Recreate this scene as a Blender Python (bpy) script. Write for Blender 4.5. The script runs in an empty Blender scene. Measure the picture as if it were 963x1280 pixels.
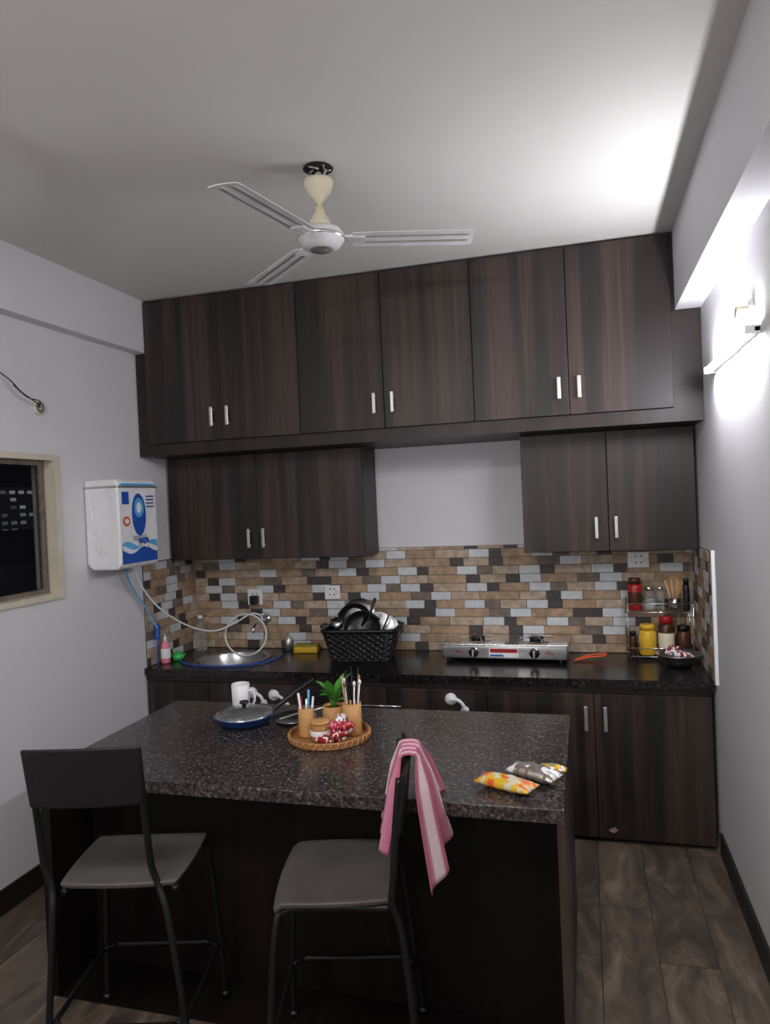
import bpy, bmesh, random
from math import *
from mathutils import Vector, Matrix, noise
random.seed(7)
SC=bpy.context.scene
COL=bpy.context.collection

# ------------------------------------------------------------------ materials
def L(c):  # sRGB 0-255 -> linear
    r=[]
    for v in c:
        v/=255.0
        r.append(v/12.92 if v<=0.04045 else ((v+0.055)/1.055)**2.4)
    return (r[0],r[1],r[2],1)
def newmat(name):
    m=bpy.data.materials.new(name);m.use_nodes=True
    nt=m.node_tree;b=nt.nodes['Principled BSDF']
    return m,nt,b
def N(nt,t,**k):
    n=nt.nodes.new(t)
    for a,v in k.items():
        if a in n.inputs: n.inputs[a].default_value=v
        else: setattr(n,a,v)
    return n
def ramp(nt,fac,stops,interp='LINEAR'):
    r=nt.nodes.new('ShaderNodeValToRGB');cr=r.color_ramp;cr.interpolation=interp
    while len(cr.elements)<len(stops): cr.elements.new(.5)
    for e,(p,c) in zip(cr.elements,stops): e.position=p;e.color=c
    nt.links.new(fac,r.inputs[0]);return r.outputs[0]
def bump(nt,b,h,strength=.3,dist=.01):
    n=nt.nodes.new('ShaderNodeBump');n.inputs['Strength'].default_value=strength;n.inputs['Distance'].default_value=dist
    nt.links.new(h,n.inputs['Height']);nt.links.new(n.outputs[0],b.inputs['Normal'])
def mat(name,c,rough=.5,metal=0,var=.06,scale=20,emit=None,es=0,alpha=1,trans=0,bmp=0,spec=None):
    m,nt,b=newmat(name)
    b.inputs['Roughness'].default_value=rough;b.inputs['Metallic'].default_value=metal
    tc=N(nt,'ShaderNodeTexCoord');no=N(nt,'ShaderNodeTexNoise',Scale=scale,Detail=3.0)
    nt.links.new(tc.outputs['Object'],no.inputs['Vector'])
    lc=L(c);lo=tuple(max(0,x*(1-var)) for x in lc[:3])+(1,);hi=tuple(min(1,x*(1+var)) for x in lc[:3])+(1,)
    nt.links.new(ramp(nt,no.outputs[0],[(.3,lo),(.7,hi)]),b.inputs['Base Color'])
    if emit: b.inputs['Emission Color'].default_value=L(emit);b.inputs['Emission Strength'].default_value=es
    if trans: b.inputs['Transmission Weight'].default_value=trans
    if spec is not None: b.inputs['Specular IOR Level'].default_value=spec
    if bmp: bump(nt,b,no.outputs[0],bmp)
    b.inputs['Alpha'].default_value=alpha
    return m
def wood(name,dark,light,rough=.42,seed=0,spec=.35):
    m,nt,b=newmat(name)
    g=N(nt,'ShaderNodeNewGeometry')
    mp=N(nt,'ShaderNodeMapping');mp.inputs['Scale'].default_value=(9,3,.35);mp.inputs['Location'].default_value=(seed*3.7,seed,seed)
    nt.links.new(g.outputs['Position'],mp.inputs[0])
    n1=N(nt,'ShaderNodeTexNoise',Scale=1.0,Detail=2.5,Distortion=.3);nt.links.new(mp.outputs[0],n1.inputs['Vector'])
    mp2=N(nt,'ShaderNodeMapping');mp2.inputs['Scale'].default_value=(90,30,1.6)
    nt.links.new(g.outputs['Position'],mp2.inputs[0])
    n2=N(nt,'ShaderNodeTexNoise',Scale=1.0,Detail=4.0);nt.links.new(mp2.outputs[0],n2.inputs['Vector'])
    mx=N(nt,'ShaderNodeMath',operation='MULTIPLY_ADD');mx.inputs[1].default_value=.22
    nt.links.new(n2.outputs[0],mx.inputs[0]);nt.links.new(n1.outputs[0],mx.inputs[2])
    mid=tuple((a*.6+c*.4) for a,c in zip(L(dark),L(light)))
    nt.links.new(ramp(nt,mx.outputs[0],[(.50,L(dark)),(.62,mid),(.70,L(light)),(.78,mid)]),b.inputs['Base Color'])
    b.inputs['Roughness'].default_value=rough;b.inputs['Specular IOR Level'].default_value=spec
    bump(nt,b,n2.outputs[0],.08,.002)
    return m
def granite(name,base,s1,s2,scale,rough=.22,thr=.56):
    m,nt,b=newmat(name)
    g=N(nt,'ShaderNodeNewGeometry')
    n1=N(nt,'ShaderNodeTexNoise',Scale=scale,Detail=6.0,Roughness=.7);nt.links.new(g.outputs['Position'],n1.inputs['Vector'])
    v=N(nt,'ShaderNodeTexVoronoi',Scale=scale*2.2);nt.links.new(g.outputs['Position'],v.inputs['Vector'])
    c1=ramp(nt,n1.outputs[0],[(thr-.14,L(base)),(thr,L(s1)),(thr+.12,L(s2))])
    c2=ramp(nt,v.outputs['Distance'],[(.0,L(s2)),(.2,L(s1)),(.35,(0,0,0,1))])
    mx=N(nt,'ShaderNodeMix',data_type='RGBA',blend_type='LIGHTEN');mx.inputs[0].default_value=.3
    nt.links.new(c1,mx.inputs[6]);nt.links.new(c2,mx.inputs[7]);nt.links.new(mx.outputs[2],b.inputs['Base Color'])
    b.inputs['Roughness'].default_value=rough
    return m

M={}
M['wall']=mat('painted_wall',(212,211,215),.75,var=.02,scale=3,bmp=.03)
M['ceil']=mat('painted_ceiling',(214,212,209),.8,var=.02,scale=2)
M['wood']=wood('dark_laminate',(34,28,28),(66,53,47))
M['wood2']=wood('dark_laminate_carcass',(32,25,25),(49,38,35),seed=2)
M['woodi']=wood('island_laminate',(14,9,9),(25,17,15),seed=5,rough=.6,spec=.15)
M['gran']=granite('black_granite',(15,14,15),(42,39,39),(100,92,88),95,thr=.60)
M['grani']=granite('speckled_granite',(31,28,29),(70,63,63),(132,122,119),95,rough=.22,thr=.565)
M['steel']=mat('brushed_steel',(190,190,190),.28,1.0,var=.05,scale=60)
M['chrome']=mat('chrome',(225,225,225),.15,1.0)
M['handle']=mat('satin_nickel',(205,202,198),.3,.8)
M['black']=mat('black_plastic',(14,14,15),.4)
M['blackm']=mat('black_powder_metal',(18,18,19),.45,spec=.3)
M['seat']=mat('chair_seat_vinyl',(78,74,73),.5,var=.15,scale=8)
M['back']=mat('chair_back_black',(20,19,20),.5,var=.1,scale=8,spec=.3)
M['white']=mat('white_plastic',(232,232,236),.35)
M['cream']=mat('cream_plastic',(226,218,190),.4)
M['fan']=mat('fan_white_paint',(222,220,222),.35)
M['beige']=mat('beige_window_frame',(204,196,178),.5)
M['skirt']=mat('dark_skirting',(36,30,30),.4,scale=30,spec=.3)
M['red']=mat('red_plastic',(160,28,30),.35)
M['pink']=mat('pink_plastic',(225,120,150),.4)
M['blue']=mat('blue_plastic',(30,80,170),.4)
M['dblue']=mat('blue_enamel',(28,62,120),.3)
M['lblue']=mat('light_blue_print',(90,170,225),.4)
M['green']=mat('green_plastic',(60,180,80),.4)
M['yellow']=mat('yellow_plastic',(216,172,40),.45)
M['orange']=mat('orange_plastic',(215,90,40),.45)
M['tanw']=mat('bamboo_wood',(190,140,85),.55,var=.15)
M['wicker']=mat('wicker_brown',(160,110,65),.6,var=.3,scale=90,bmp=.4)
M['leaf']=mat('plant_leaf',(70,140,50),.45,var=.3)
M['soil']=mat('soil',(50,35,25),.9)
M['glass']=mat('clear_glass',(240,245,245),.05,trans=.9,alpha=.55)
M['amber']=mat('spice_dark',(70,38,20),.3)
M['hose']=mat('white_hose',(225,228,232),.4)
M['grout']=mat('tile_grout',(96,88,82),.85)
M['pan']=mat('nonstick_black',(22,22,24),.3)
M['hole']=mat('dark_hole',(18,16,15),.9)
M['tA']=mat('tile_beige_stone',(174,154,134),.6,var=.28,scale=25,bmp=.4)
M['tB']=mat('tile_tan_stone',(160,134,108),.6,var=.3,scale=22,bmp=.4)
M['tC']=mat('tile_brown_stone',(112,100,90),.6,var=.28,scale=25,bmp=.4)
M['tD']=mat('tile_dark_stone',(62,57,54),.5,var=.25,scale=30)
M['tE']=mat('tile_white_glass',(198,202,206),.3,var=.1,scale=30)
M['tube']=mat('led_tube_glow',(255,255,255),.4,emit=(250,250,255),es=222)
M['fill_glow']=mat('fill_lamp_glow',(255,255,255),.4,emit=(255,252,248),es=3)  # glow of the added fill lights behind the camera
# floor
def floor_mat():
    m,nt,b=newmat('wood_look_floor_tiles')
    g=N(nt,'ShaderNodeNewGeometry')
    mp=N(nt,'ShaderNodeMapping');mp.inputs['Rotation'].default_value=(0,0,radians(90));nt.links.new(g.outputs['Position'],mp.inputs[0])
    br=N(nt,'ShaderNodeTexBrick',Scale=1.0);br.offset=.37
    br.inputs['Brick Width'].default_value=.9;br.inputs['Row Height'].default_value=.2;br.inputs['Mortar Size'].default_value=.002
    br.inputs['Color1'].default_value=(.0,.0,.0,1);br.inputs['Color2'].default_value=(1,1,1,1);br.inputs['Mortar'].default_value=(.2,.2,.2,1)
    nt.links.new(mp.outputs[0],br.inputs['Vector'])
    mp2=N(nt,'ShaderNodeMapping');mp2.inputs['Scale'].default_value=(7,2.4,1);nt.links.new(g.outputs['Position'],mp2.inputs[0])
    ad=N(nt,'ShaderNodeVectorMath',operation='ADD');nt.links.new(mp2.outputs[0],ad.inputs[0]);nt.links.new(br.outputs['Color'],ad.inputs[1])
    n=N(nt,'ShaderNodeTexNoise',Scale=1.2,Detail=9.0,Distortion=.9,Roughness=.66);nt.links.new(ad.outputs[0],n.inputs['Vector'])
    c=ramp(nt,n.outputs[0],[(.3,L((58,50,43))),(.47,L((84,73,63))),(.56,L((102,90,78))),(.7,L((134,120,105)))])
    c2=ramp(nt,br.outputs['Color'],[(0,(.82,.81,.80,1)),(1,(1.06,1.05,1.03,1))])
    mx=N(nt,'ShaderNodeMix',data_type='RGBA',blend_type='MULTIPLY');mx.inputs[0].default_value=1
    nt.links.new(c,mx.inputs[6]);nt.links.new(c2,mx.inputs[7])
    mx2=N(nt,'ShaderNodeMix',data_type='RGBA');nt.links.new(br.outputs['Fac'],mx2.inputs[0]);nt.links.new(mx.outputs[2],mx2.inputs[6]);mx2.inputs[7].default_value=L((50,43,38))
    nt.links.new(mx2.outputs[2],b.inputs['Base Color'])
    b.inputs['Roughness'].default_value=.42;bump(nt,b,n.outputs[0],.2,.004)
    return m
M['floor']=floor_mat()

# ------------------------------------------------------------------ geometry helpers
def obj(name,verts,faces,mats,parent=None,smooth=False,fm=None,loc=None):
    me=bpy.data.meshes.new(name);me.from_pydata([tuple(v) for v in verts],[],faces)
    if not isinstance(mats,(list,tuple)): mats=[mats]
    for m in mats: me.materials.append(m)
    if fm: 
        for p,i in zip(me.polygons,fm): p.material_index=i
    bm=bmesh.new();bm.from_mesh(me);bmesh.ops.recalc_face_normals(bm,faces=bm.faces);bm.to_mesh(me);bm.free()
    if smooth:
        for p in me.polygons:p.use_smooth=True
    o=bpy.data.objects.new(name,me);COL.objects.link(o)
    if loc: o.location=loc
    if parent: o.parent=parent
    return o
def empty(name,loc=(0,0,0),rot=0):
    e=bpy.data.objects.new(name,None);COL.objects.link(e);e.location=loc;e.rotation_euler=(0,0,rot);e.empty_display_size=.05;return e
def boxd(x0,x1,y0,y1,z0,z1):
    v=[(x0,y0,z0),(x1,y0,z0),(x1,y1,z0),(x0,y1,z0),(x0,y0,z1),(x1,y0,z1),(x1,y1,z1),(x0,y1,z1)]
    f=[(0,3,2,1),(4,5,6,7),(0,1,5,4),(1,2,6,5),(2,3,7,6),(3,0,4,7)]
    return v,f
def box(name,x0,x1,y0,y1,z0,z1,m,parent=None,bev=0,seg=2):
    v,f=boxd(x0,x1,y0,y1,z0,z1);o=obj(name,v,f,m,parent)
    if bev:
        b=o.modifiers.new('bevel','BEVEL');b.width=bev;b.segments=seg;b.limit_method='ANGLE'
        if seg>2:
            for p in o.data.polygons:p.use_smooth=True
    return o
def lathe(name,prof,m,parent=None,loc=(0,0,0),seg=36,smooth=True,rot=None,sx=1,sy=1):
    v=[];f=[]
    n=len(prof)
    for i in range(seg):
        a=2*pi*i/seg
        for r,z in prof: v.append((r*cos(a)*sx,r*sin(a)*sy,z))
    for i in range(seg):
        j=(i+1)%seg
        for k in range(n-1): f.append((i*n+k,j*n+k,j*n+k+1,i*n+k+1))
    me=obj(name,v,f,m,parent,smooth)
    bm=bmesh.new();bm.from_mesh(me.data);bmesh.ops.remove_doubles(bm,verts=bm.verts,dist=1e-5);bmesh.ops.recalc_face_normals(bm,faces=bm.faces);bm.to_mesh(me.data);bm.free()
    me.location=loc
    if rot: me.rotation_euler=rot
    return me
def smoothpts(pts,n=8,closed=False):
    P=[Vector(p) for p in pts];out=[];m=len(P)
    rng=range(m) if closed else range(m-1)
    for i in rng:
        if closed: a,b,c,d=P[(i-1)%m],P[i],P[(i+1)%m],P[(i+2)%m]
        else: a,b,c,d=P[max(i-1,0)],P[i],P[i+1],P[min(i+2,m-1)]
        for k in range(n):
            t=k/n
            out.append(.5*((2*b)+(-a+c)*t+(2*a-5*b+4*c-d)*t*t+(-a+3*b-3*c+d)*t**3))
    if not closed: out.append(P[-1])
    return out
def tubed(pts,r,seg=10,closed=False,off=0):
    P=[Vector(p) for p in pts];n=len(P);v=[];f=[];u=None
    for i in range(n):
        if closed: t=P[(i+1)%n]-P[(i-1)%n]
        else: t=P[min(i+1,n-1)]-P[max(i-1,0)]
        t.normalize()
        if u is None:
            u=t.orthogonal().normalized()
        u=(u-t*u.dot(t))
        if u.length<1e-6:u=t.orthogonal()
        u.normalize();w=t.cross(u)
        rr=r[min(i,len(r)-1)] if isinstance(r,(list,tuple)) else r
        for k in range(seg):
            a=2*pi*k/seg;v.append(P[i]+(u*cos(a)+w*sin(a))*rr)
    for i in range(n if closed else n-1):
        j=(i+1)%n
        for k in range(seg):
            l=(k+1)%seg;f.append((off+i*seg+k,off+i*seg+l,off+j*seg+l,off+j*seg+k))
    if not closed:
        f.append(tuple(off+k for k in range(seg)));f.append(tuple(off+(n-1)*seg+k for k in range(seg)))
    return v,f
def tube(name,pts,r,m,parent=None,sm=8,closed=False,seg=10):
    p=smoothpts(pts,sm,closed) if sm else pts
    v,f=tubed(p,r,seg,closed);return obj(name,v,f,m,parent,True)
def multi(name,parts,mats,parent=None,smooth=False):
    V=[];F=[];fm=[]
    for (v,f,mi) in parts:
        o=len(V);V+=list(v);F+=[tuple(i+o for i in q) for q in f];fm+=[mi]*len(f)
    return obj(name,V,F,mats,parent,smooth,fm)

XL,XR,YB=-2.469,.557,4.175
XLb,XRb=-2.3965,.4441
ZC=2.903;Zlb=2.6036;Zrb=2.535
YF=-2.3
Yu,Ym,Yc=3.632,3.907,3.585
Zc=.797

# ------------------------------------------------------------------ room shell
box('floor',XL-.15,XR+.15,YF-.15,YB+.15,-.1,0,M['floor'])
box('ceiling',XL-.15,XR+.15,YF-.15,YB+.15,ZC,ZC+.1,M['ceil'])
box('wall_back',XL-.15,XR+.15,YB,YB+.15,0,ZC,M['wall'])
box('wall_front',XL-.15,XR+.15,YF-.15,YF,0,ZC,M['wall'])
box('wall_right',XR,XR+.15,YF,YB,0,ZC,M['wall'])
W0,W1,WZ0,WZ1=1.75,2.945,1.295,1.99
parts=[boxd(XL-.15,XL,YF,W0,0,ZC)+(0,),boxd(XL-.15,XL,W1,YB,0,ZC)+(0,),boxd(XL-.15,XL,W0,W1,0,WZ0)+(0,),boxd(XL-.15,XL,W0,W1,WZ1,ZC)+(0,)]
multi('wall_left',parts,[M['wall']])
box('trim_beam_right',XRb,XR,YF,Yu,Zrb,ZC,M['wall'])
box('trim_beam_left',XL,XLb,YF,Yu,Zlb,ZC,M['wall'])
box('baseboard_right',XR-.012,XR,YF,3.55,0,.105,M['skirt'])
box('baseboard_left',XL,XL+.012,YF,3.55,0,.105,M['skirt'])
box('baseboard_front',XL+.012,XR-.012,YF,YF+.012,0,.105,M['skirt'])

# window
w=empty('window_1',(XL,0,0))
fw=.028
parts=[boxd(-.08,.012,W0,W1,WZ1-fw,WZ1),boxd(-.08,.012,W0,W1,WZ0,WZ0+fw),boxd(-.08,.012,W0,W0+fw,WZ0+fw,WZ1-fw),boxd(-.08,.012,W1-fw,W1,WZ0+fw,WZ1-fw)]
multi('frame',[p+(0,) for p in parts],[M['beige']],w)
for i,(a,b,xx) in enumerate([(W0+fw,2.36,-.03),(2.33,W1-fw-.02,-.055)]):
    s=.022
    parts=[boxd(xx-.012,xx+.012,a,b,WZ1-fw-s,WZ1-fw),boxd(xx-.012,xx+.012,a,b,WZ0+fw,WZ0+fw+s),boxd(xx-.012,xx+.012,a,a+s,WZ0+fw+s,WZ1-fw-s),boxd(xx-.012,xx+.012,b-s,b,WZ0+fw+s,WZ1-fw-s)]
    multi('sash_%d'%i,[p+(0,) for p in parts],[M['beige'] if i==0 else M['tC']],w)
    g,nt,b_=newmat('window_glass')
    b_.inputs['Base Color'].default_value=(.005,.005,.006,1);b_.inputs['Roughness'].default_value=.05;b_.inputs['Alpha'].default_value=.3;b_.inputs['Specular IOR Level'].default_value=.2
    box('pane_%d'%i,xx-.002,xx+.002,a+s,b-s,WZ0+fw+s,WZ1-fw-s,g,w)
# distant night building outside
bd=empty('apartment_building',(-21.5,19,1.25))
def bmat():
    m,nt,b=newmat('building_night_facade')
    g=N(nt,'ShaderNodeNewGeometry');br=N(nt,'ShaderNodeTexBrick',Scale=1.0);br.offset=0
    sx=N(nt,'ShaderNodeSeparateXYZ');cx=N(nt,'ShaderNodeCombineXYZ')
    nt.links.new(g.outputs['Position'],sx.inputs[0])
    ad=N(nt,'ShaderNodeMath',operation='ADD');nt.links.new(sx.outputs[0],ad.inputs[0]);nt.links.new(sx.outputs[1],ad.inputs[1])
    nt.links.new(ad.outputs[0],cx.inputs[0]);nt.links.new(sx.outputs[2],cx.inputs[1])
    nt.links.new(cx.outputs[0],br.inputs['Vector'])
    br.inputs['Brick Width'].default_value=.42;br.inputs['Row Height'].default_value=.27;br.inputs['Mortar Size'].default_value=.08
    br.inputs['Color1'].default_value=(0,0,0,1);br.inputs['Color2'].default_value=(1,1,1,1);br.inputs['Mortar'].default_value=(0,0,0,1)
    c=ramp(nt,br.outputs['Color'],[(.35,(.02,.02,.03,1)),(.85,(.6,.65,.7,1))])
    b.inputs['Base Color'].default_value=(.02,.02,.025,1)
    nt.links.new(c,b.inputs['Emission Color']);b.inputs['Emission Strength'].default_value=.4
    return m
bm_=bmat()
box('tower_main',-3.5,2.4,0,5,0,1.1,bm_,bd);box('tower_upper',1.0,2.0,1,4,1.1,1.5,bm_,bd);box('tower_low',-14,-3.5,0,6,0,.8,bm_,bd)

# ------------------------------------------------------------------ tiles backsplash
def tilerow(L0,L1,z0,z1,axis,fix,rng,sgn,parts,row):
    x=L0-rng.random()*.2
    seq=[('A',.20),('E',.12),('D',.07),('B',.17),('E',.12),('C',.09),('A',.15),('E',.12),('D',.08),('B',.18)] if row%2 else [('B',.23),('D',.08),('A',.15),('D',.08),('E',.12),('B',.2),('C',.12),('E',.12),('A',.17)]
    k=rng.randrange(len(seq))
    order={'A':0,'B':1,'C':2,'D':3,'E':4}
    while x<L1:
        t,wd=seq[k%len(seq)];k+=1 if rng.random()<.85 else 2
        a,b=max(x,L0),min(x+wd,L1);x+=wd
        if b-a<.006: continue
        th=.008+.003*rng.random()
        a+=.0018;b-=.0018
        if axis=='x': p=boxd(a,b,fix-th,fix,z0+.0018,z1-.0018)
        else:
            p=boxd(fix,fix+th,a,b,z0+.0018,z1-.0018) if sgn>0 else boxd(fix-th,fix,a,b,z0+.0018,z1-.0018)
        parts.append(p+(order[t],))
def backsplash(name,L0,L1,zs,axis,fix,sgn,seed):
    rng=random.Random(seed);parts=[]
    rh=.0497;z=Zc+.002;row=0
    while z<zs-.01:
        tilerow(L0,L1,z,min(z+rh,zs),axis,fix,rng,sgn,parts,row);z+=rh;row+=1
    if axis=='x': g=boxd(L0,L1,fix-.006,fix,Zc+.002,zs)
    else: g=boxd(min(fix,fix+sgn*.006),max(fix,fix+sgn*.006),L0,L1,Zc+.002,zs)
    parts.append(g+(5,))
    return multi(name,parts,[M['tA'],M['tB'],M['tC'],M['tD'],M['tE'],M['grout']])
backsplash('backsplash_tiles',XL+.012,XR-.012,1.415,'x',YB-.0005,-1,3)
backsplash('backsplash_tiles',3.60,YB-.012,1.40,'y',XL+.0005,1,4)
backsplash('backsplash_tiles',3.53,YB-.012,1.40,'y',XR-.0005,-1,5)
box('trim_tile_edge',XR-.014,XR,3.505,3.53,Zc+.002,1.41,M['white'])

# ------------------------------------------------------------------ handles
def handle(parent,x,y,z0,z1,name='handle'):
    box(name,x-.009,x+.009,y-.026,y-.018,z0,z1,M['handle'],parent,.003)
    box(name+'_post_a',x-.006,x+.006,y-.018,y,z0+.008,z0+.02,M['handle'],parent)
    box(name+'_post_b',x-.006,x+.006,y-.018,y,z1-.02,z1-.008,M['handle'],parent)

# loft cabinets
lo=empty('loft_cabinet')
E=.002
parts=[boxd(XL+E,XR-E,Yu,Yu+.02,2.012,2.077),boxd(XL+E,XR-E,Yu+.02,YB-E,2.012,2.03)]
parts+=[boxd(XL+E,-2.40,Yu+.001,YB-.02,2.03,Zlb-E),boxd(.42,XR-E,Yu+.001,YB-.02,2.03,Zrb-E),
        boxd(XLb+E,-2.38,Yu+.001,Yu+.02,Zlb,ZC-E),boxd(.42,XRb-E,Yu+.001,Yu+.02,Zrb,ZC-E),
        boxd(-2.40,.42,Yu+.02,Yu+.03,2.03,ZC-.004),boxd(-2.40,.42,Yu+.001,Yu+.02,ZC-.014,ZC-.004)]
multi('carcass',[p+(0,) for p in parts],[M['wood2']],lo)
seams=[-2.395,-1.930,-1.457,-.985,-.515,-.050,.425]
for i in range(6):
    box('door_panel_%d'%(i+1),seams[i]+.002,seams[i+1]-.002,Yu-.018,Yu,2.079,ZC-.014,M['wood'],lo,.0015)
for i,x in enumerate([-1.978,-1.882,-1.034,-.936,-.097,-.002]): handle(lo,x,Yu-.018,2.155,2.262,'handle_%d'%i)

# mid cabinets
def midcab(x0,x1,seam,hx,left):
    c=empty('wall_cabinet')
    z0,z1=1.387,2.010
    parts=[boxd(x0,x0+.018,Ym,YB-E,z0,z1),boxd(x1-.018,x1,Ym,YB-E,z0,z1),boxd(x0+.018,x1-.018,Ym,YB-E,z0,z0+.018),boxd(x0+.018,x1-.018,Ym,YB-E,z1-.018,z1),boxd(x0+.018,x1-.018,Ym+.02,Ym+.03,z0+.018,z1-.018)]
    parts=[(([(v[0],min(v[1],YB-.014),v[2]) for v in p[0]]),p[1],0) for p in parts]
    multi('carcass',parts,[M['wood2']],c)
    box('door_panel_1',x0+.002,seam-.002,Ym-.018,Ym,z0+.002,z1-.004,M['wood'],c,.0015)
    box('door_panel_2',seam+.002,x1-.002,Ym-.018,Ym,z0+.002,z1-.004,M['wood'],c,.0015)
    for i,x in enumerate(hx): handle(c,x,Ym-.018,1.455,1.568,'handle_%d'%i)
midcab(XL+.014,-1.207,-1.865,(-1.920,-1.826),True)
midcab(-.3187,XR-.014,.120,(.058,.156),False)

# base cabinets
bc=empty('base_cabinet')
parts=[boxd(XL+E,XR-.016,3.605,3.62,.02,.755),boxd(XL+E,XR-.016,3.64,3.655,0,.02),boxd(XL+E,XL+.02,3.62,YB-E,.0,.755),boxd(XR-.034,XR-.016,3.62,YB-E,.0,.755),boxd(XL+.02,XR-.034,3.62,YB-E,.02,.036)]
multi('carcass',[p+(0,) for p in parts],[M['wood2']],bc)
bs=[-2.464,-2.07,-1.55,-1.03,-.51,.01,.538]
for i in range(6):
    box('door_panel_%d'%(i+1),bs[i]+.002,bs[i+1]-.002,3.588,3.605,.022,.722,M['wood'],bc,.0015)
box('top_rail',XL+E,XR-.018,3.590,3.605,.726,.754,M['wood2'],bc)
handle(bc,-.03,3.588,.545,.665,'handle_0');handle(bc,.06,3.588,.545,.665,'handle_1')
tube('drawer_bar_handle',[(-1.20,3.565,.632),(-.95,3.565,.632)],.005,M['chrome'],bc,0)
for x in (-1.18,-.97): box('bar_post_%d'%int(-x*100),x-.004,x+.004,3.565,3.588,.628,.636,M['chrome'],bc)
for i,(x,z) in enumerate([(-1.80,.675),(-1.67,.665),(-.69,.675)]):
    l=empty('cabinet_child_lock')
    lathe('pad',[(0,0),(.03,0),(.032,.008),(.022,.016),(0,.017)],M['white'],l,(x,3.5875,z),20,rot=(radians(90),0,0))
    tube('strap',[(x,3.568,z),(x+.035,3.560,z+.003),(x+.06,3.568,z-.02),(x+.07,3.572,z-.05)],.009,M['white'],l)
    lathe('pad_2',[(0,0),(.02,0),(.021,.008),(.014,.014),(0,.015)],M['white'],l,(x+.07,3.5875,z-.055),20,rot=(radians(90),0,0))

# counter with round sink hole
ct=empty('kitchen_countertop')
SX,SY,SR=-2.05,3.87,.20
def slab_with_hole():
    V=[];F=[];n=48
    x0,x1,y0,y1=XL+.003,XR-.003,Yc-.012,YB-.001
    x1s=SX+.32
    for z in (Zc,Zc-.04):
        for i in range(n):
            a=2*pi*i/n;V.append((SX+SR*cos(a),SY+SR*sin(a),z))
        for i in range(n):
            a=2*pi*i/n;dx,dy=cos(a),sin(a)
            t=min(((x1s-SX)/dx if dx>1e-9 else ((x0-SX)/dx if dx<-1e-9 else 9e9)),((y1-SY)/dy if dy>1e-9 else ((y0-SY)/dy if dy<-1e-9 else 9e9)))
            V.append((SX+dx*t,SY+dy*t,z))
    for cx,cy in ((x0,y0),(x1s,y0),(x0,y1),(x1s,y1)):
        for base in (n,3*n):
            k=min(range(base,base+n),key=lambda q:(V[q][0]-cx)**2+(V[q][1]-cy)**2);V[k]=(cx,cy,V[k][2])
    for i in range(n):
        j=(i+1)%n
        F.append((i,j,n+j,n+i));F.append((2*n+i,3*n+i,3*n+j,2*n+j));F.append((i,2*n+i,2*n+j,j));F.append((n+i,n+j,3*n+j,3*n+i))
    return (V,F,0),boxd(x1s,x1,y0,y1,Zc-.04,Zc)+(0,)
a_,b2=slab_with_hole()
multi('granite_slab',[a_,b2],[M['gran']],ct)
sk=empty('kitchen_sink')
lathe('bowl',[(SR+.018,.003),(SR+.012,.005),(SR-.006,.003),(SR-.012,-.01),(SR-.03,-.10),(SR-.07,-.125),(.03,-.13),(0,-.13)],M['steel'],sk,(SX,SY,Zc),48)
lathe('drain',[(0,0),(.028,0),(.03,.002),(0,.003)],M['chrome'],sk,(SX,SY,Zc-.128),20)

# ------------------------------------------------------------------ island (knee space under the overhang)
isl=empty('kitchen_island')
IX0,IX1,IY0,IY1,IZ=-1.893,-.0875,2.08,2.987,.797
box('granite_top',IX0-.0,IX1,IY0,IY1,IZ-.043,IZ,M['grani'],isl,.003)
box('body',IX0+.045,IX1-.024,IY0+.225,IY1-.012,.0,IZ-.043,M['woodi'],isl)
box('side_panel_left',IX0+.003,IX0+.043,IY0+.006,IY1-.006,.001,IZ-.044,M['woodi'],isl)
box('side_panel_right',IX1-.022,IX1-.0005,IY0+.006,IY1-.006,.001,IZ-.044,M['wood'],isl)
box('knee_space_shade',IX0+.045,IX1-.024,IY0+.006,IY0+.223,.0005,.003,M['woodi'],isl)  # dark sheet over the floor, paints the shade under the overhang

# ------------------------------------------------------------------ ceiling fan
fx,fy=-.875,2.45
fan=empty('ceiling_fan',(fx,fy,0))
lathe('hole_shade_disc',[(0,ZC-.001),(.052,ZC-.001),(.055,ZC-.004),(.045,ZC-.008),(.035,ZC-.0085),(0,ZC-.0085)],M['hole'],fan,seg=30)  # dark disc painting the shade inside the open ceiling hole
tube('hook',[(-.03,0,ZC-.004),(-.02,0,ZC-.03),(0,0,ZC-.042),(.02,0,ZC-.03),(.03,0,ZC-.004)],.005,M['steel'],fan)
for i in range(5):
    a=i*1.3+.3;tube('plaster_hole_rod_%d'%i,[(.045*cos(a),.045*sin(a),ZC-.006),(.02*cos(a+1),.02*sin(a+1),ZC-.012)],.004,M['steel'],fan,0,seg=6)
lathe('canopy',[(0,2.846),(.022,2.85),(.05,2.858),(.053,2.853),(.052,2.84),(.044,2.815),(.028,2.795),(.018,2.785),(.016,2.775),(0,2.775)],M['cream'],fan)
lathe('downrod',[(0,2.885),(.011,2.885),(.011,2.70),(0,2.70)],M['cream'],fan,seg=16)
lathe('lower_canopy',[(0,2.765),(.016,2.765),(.018,2.745),(.03,2.725),(.044,2.70),(.046,2.688),(0,2.688)],M['cream'],fan)
lathe('motor',[(0,2.69),(.04,2.69),(.07,2.682),(.082,2.67),(.086,2.655),(.086,2.645),(.08,2.636),(.074,2.632),(.07,2.622),(.05,2.612),(.03,2.608),(0,2.606)],M['fan'],fan,seg=48)
lathe('motor_trim_ring',[(.0865,2.655),(.0885,2.652),(.0885,2.646),(.0865,2.643)],M['chrome'],fan,seg=48)
lathe('bottom_cap',[(.045,2.6125),(.03,2.604),(.012,2.601),(0,2.601)],M['handle'],fan,seg=40)
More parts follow.
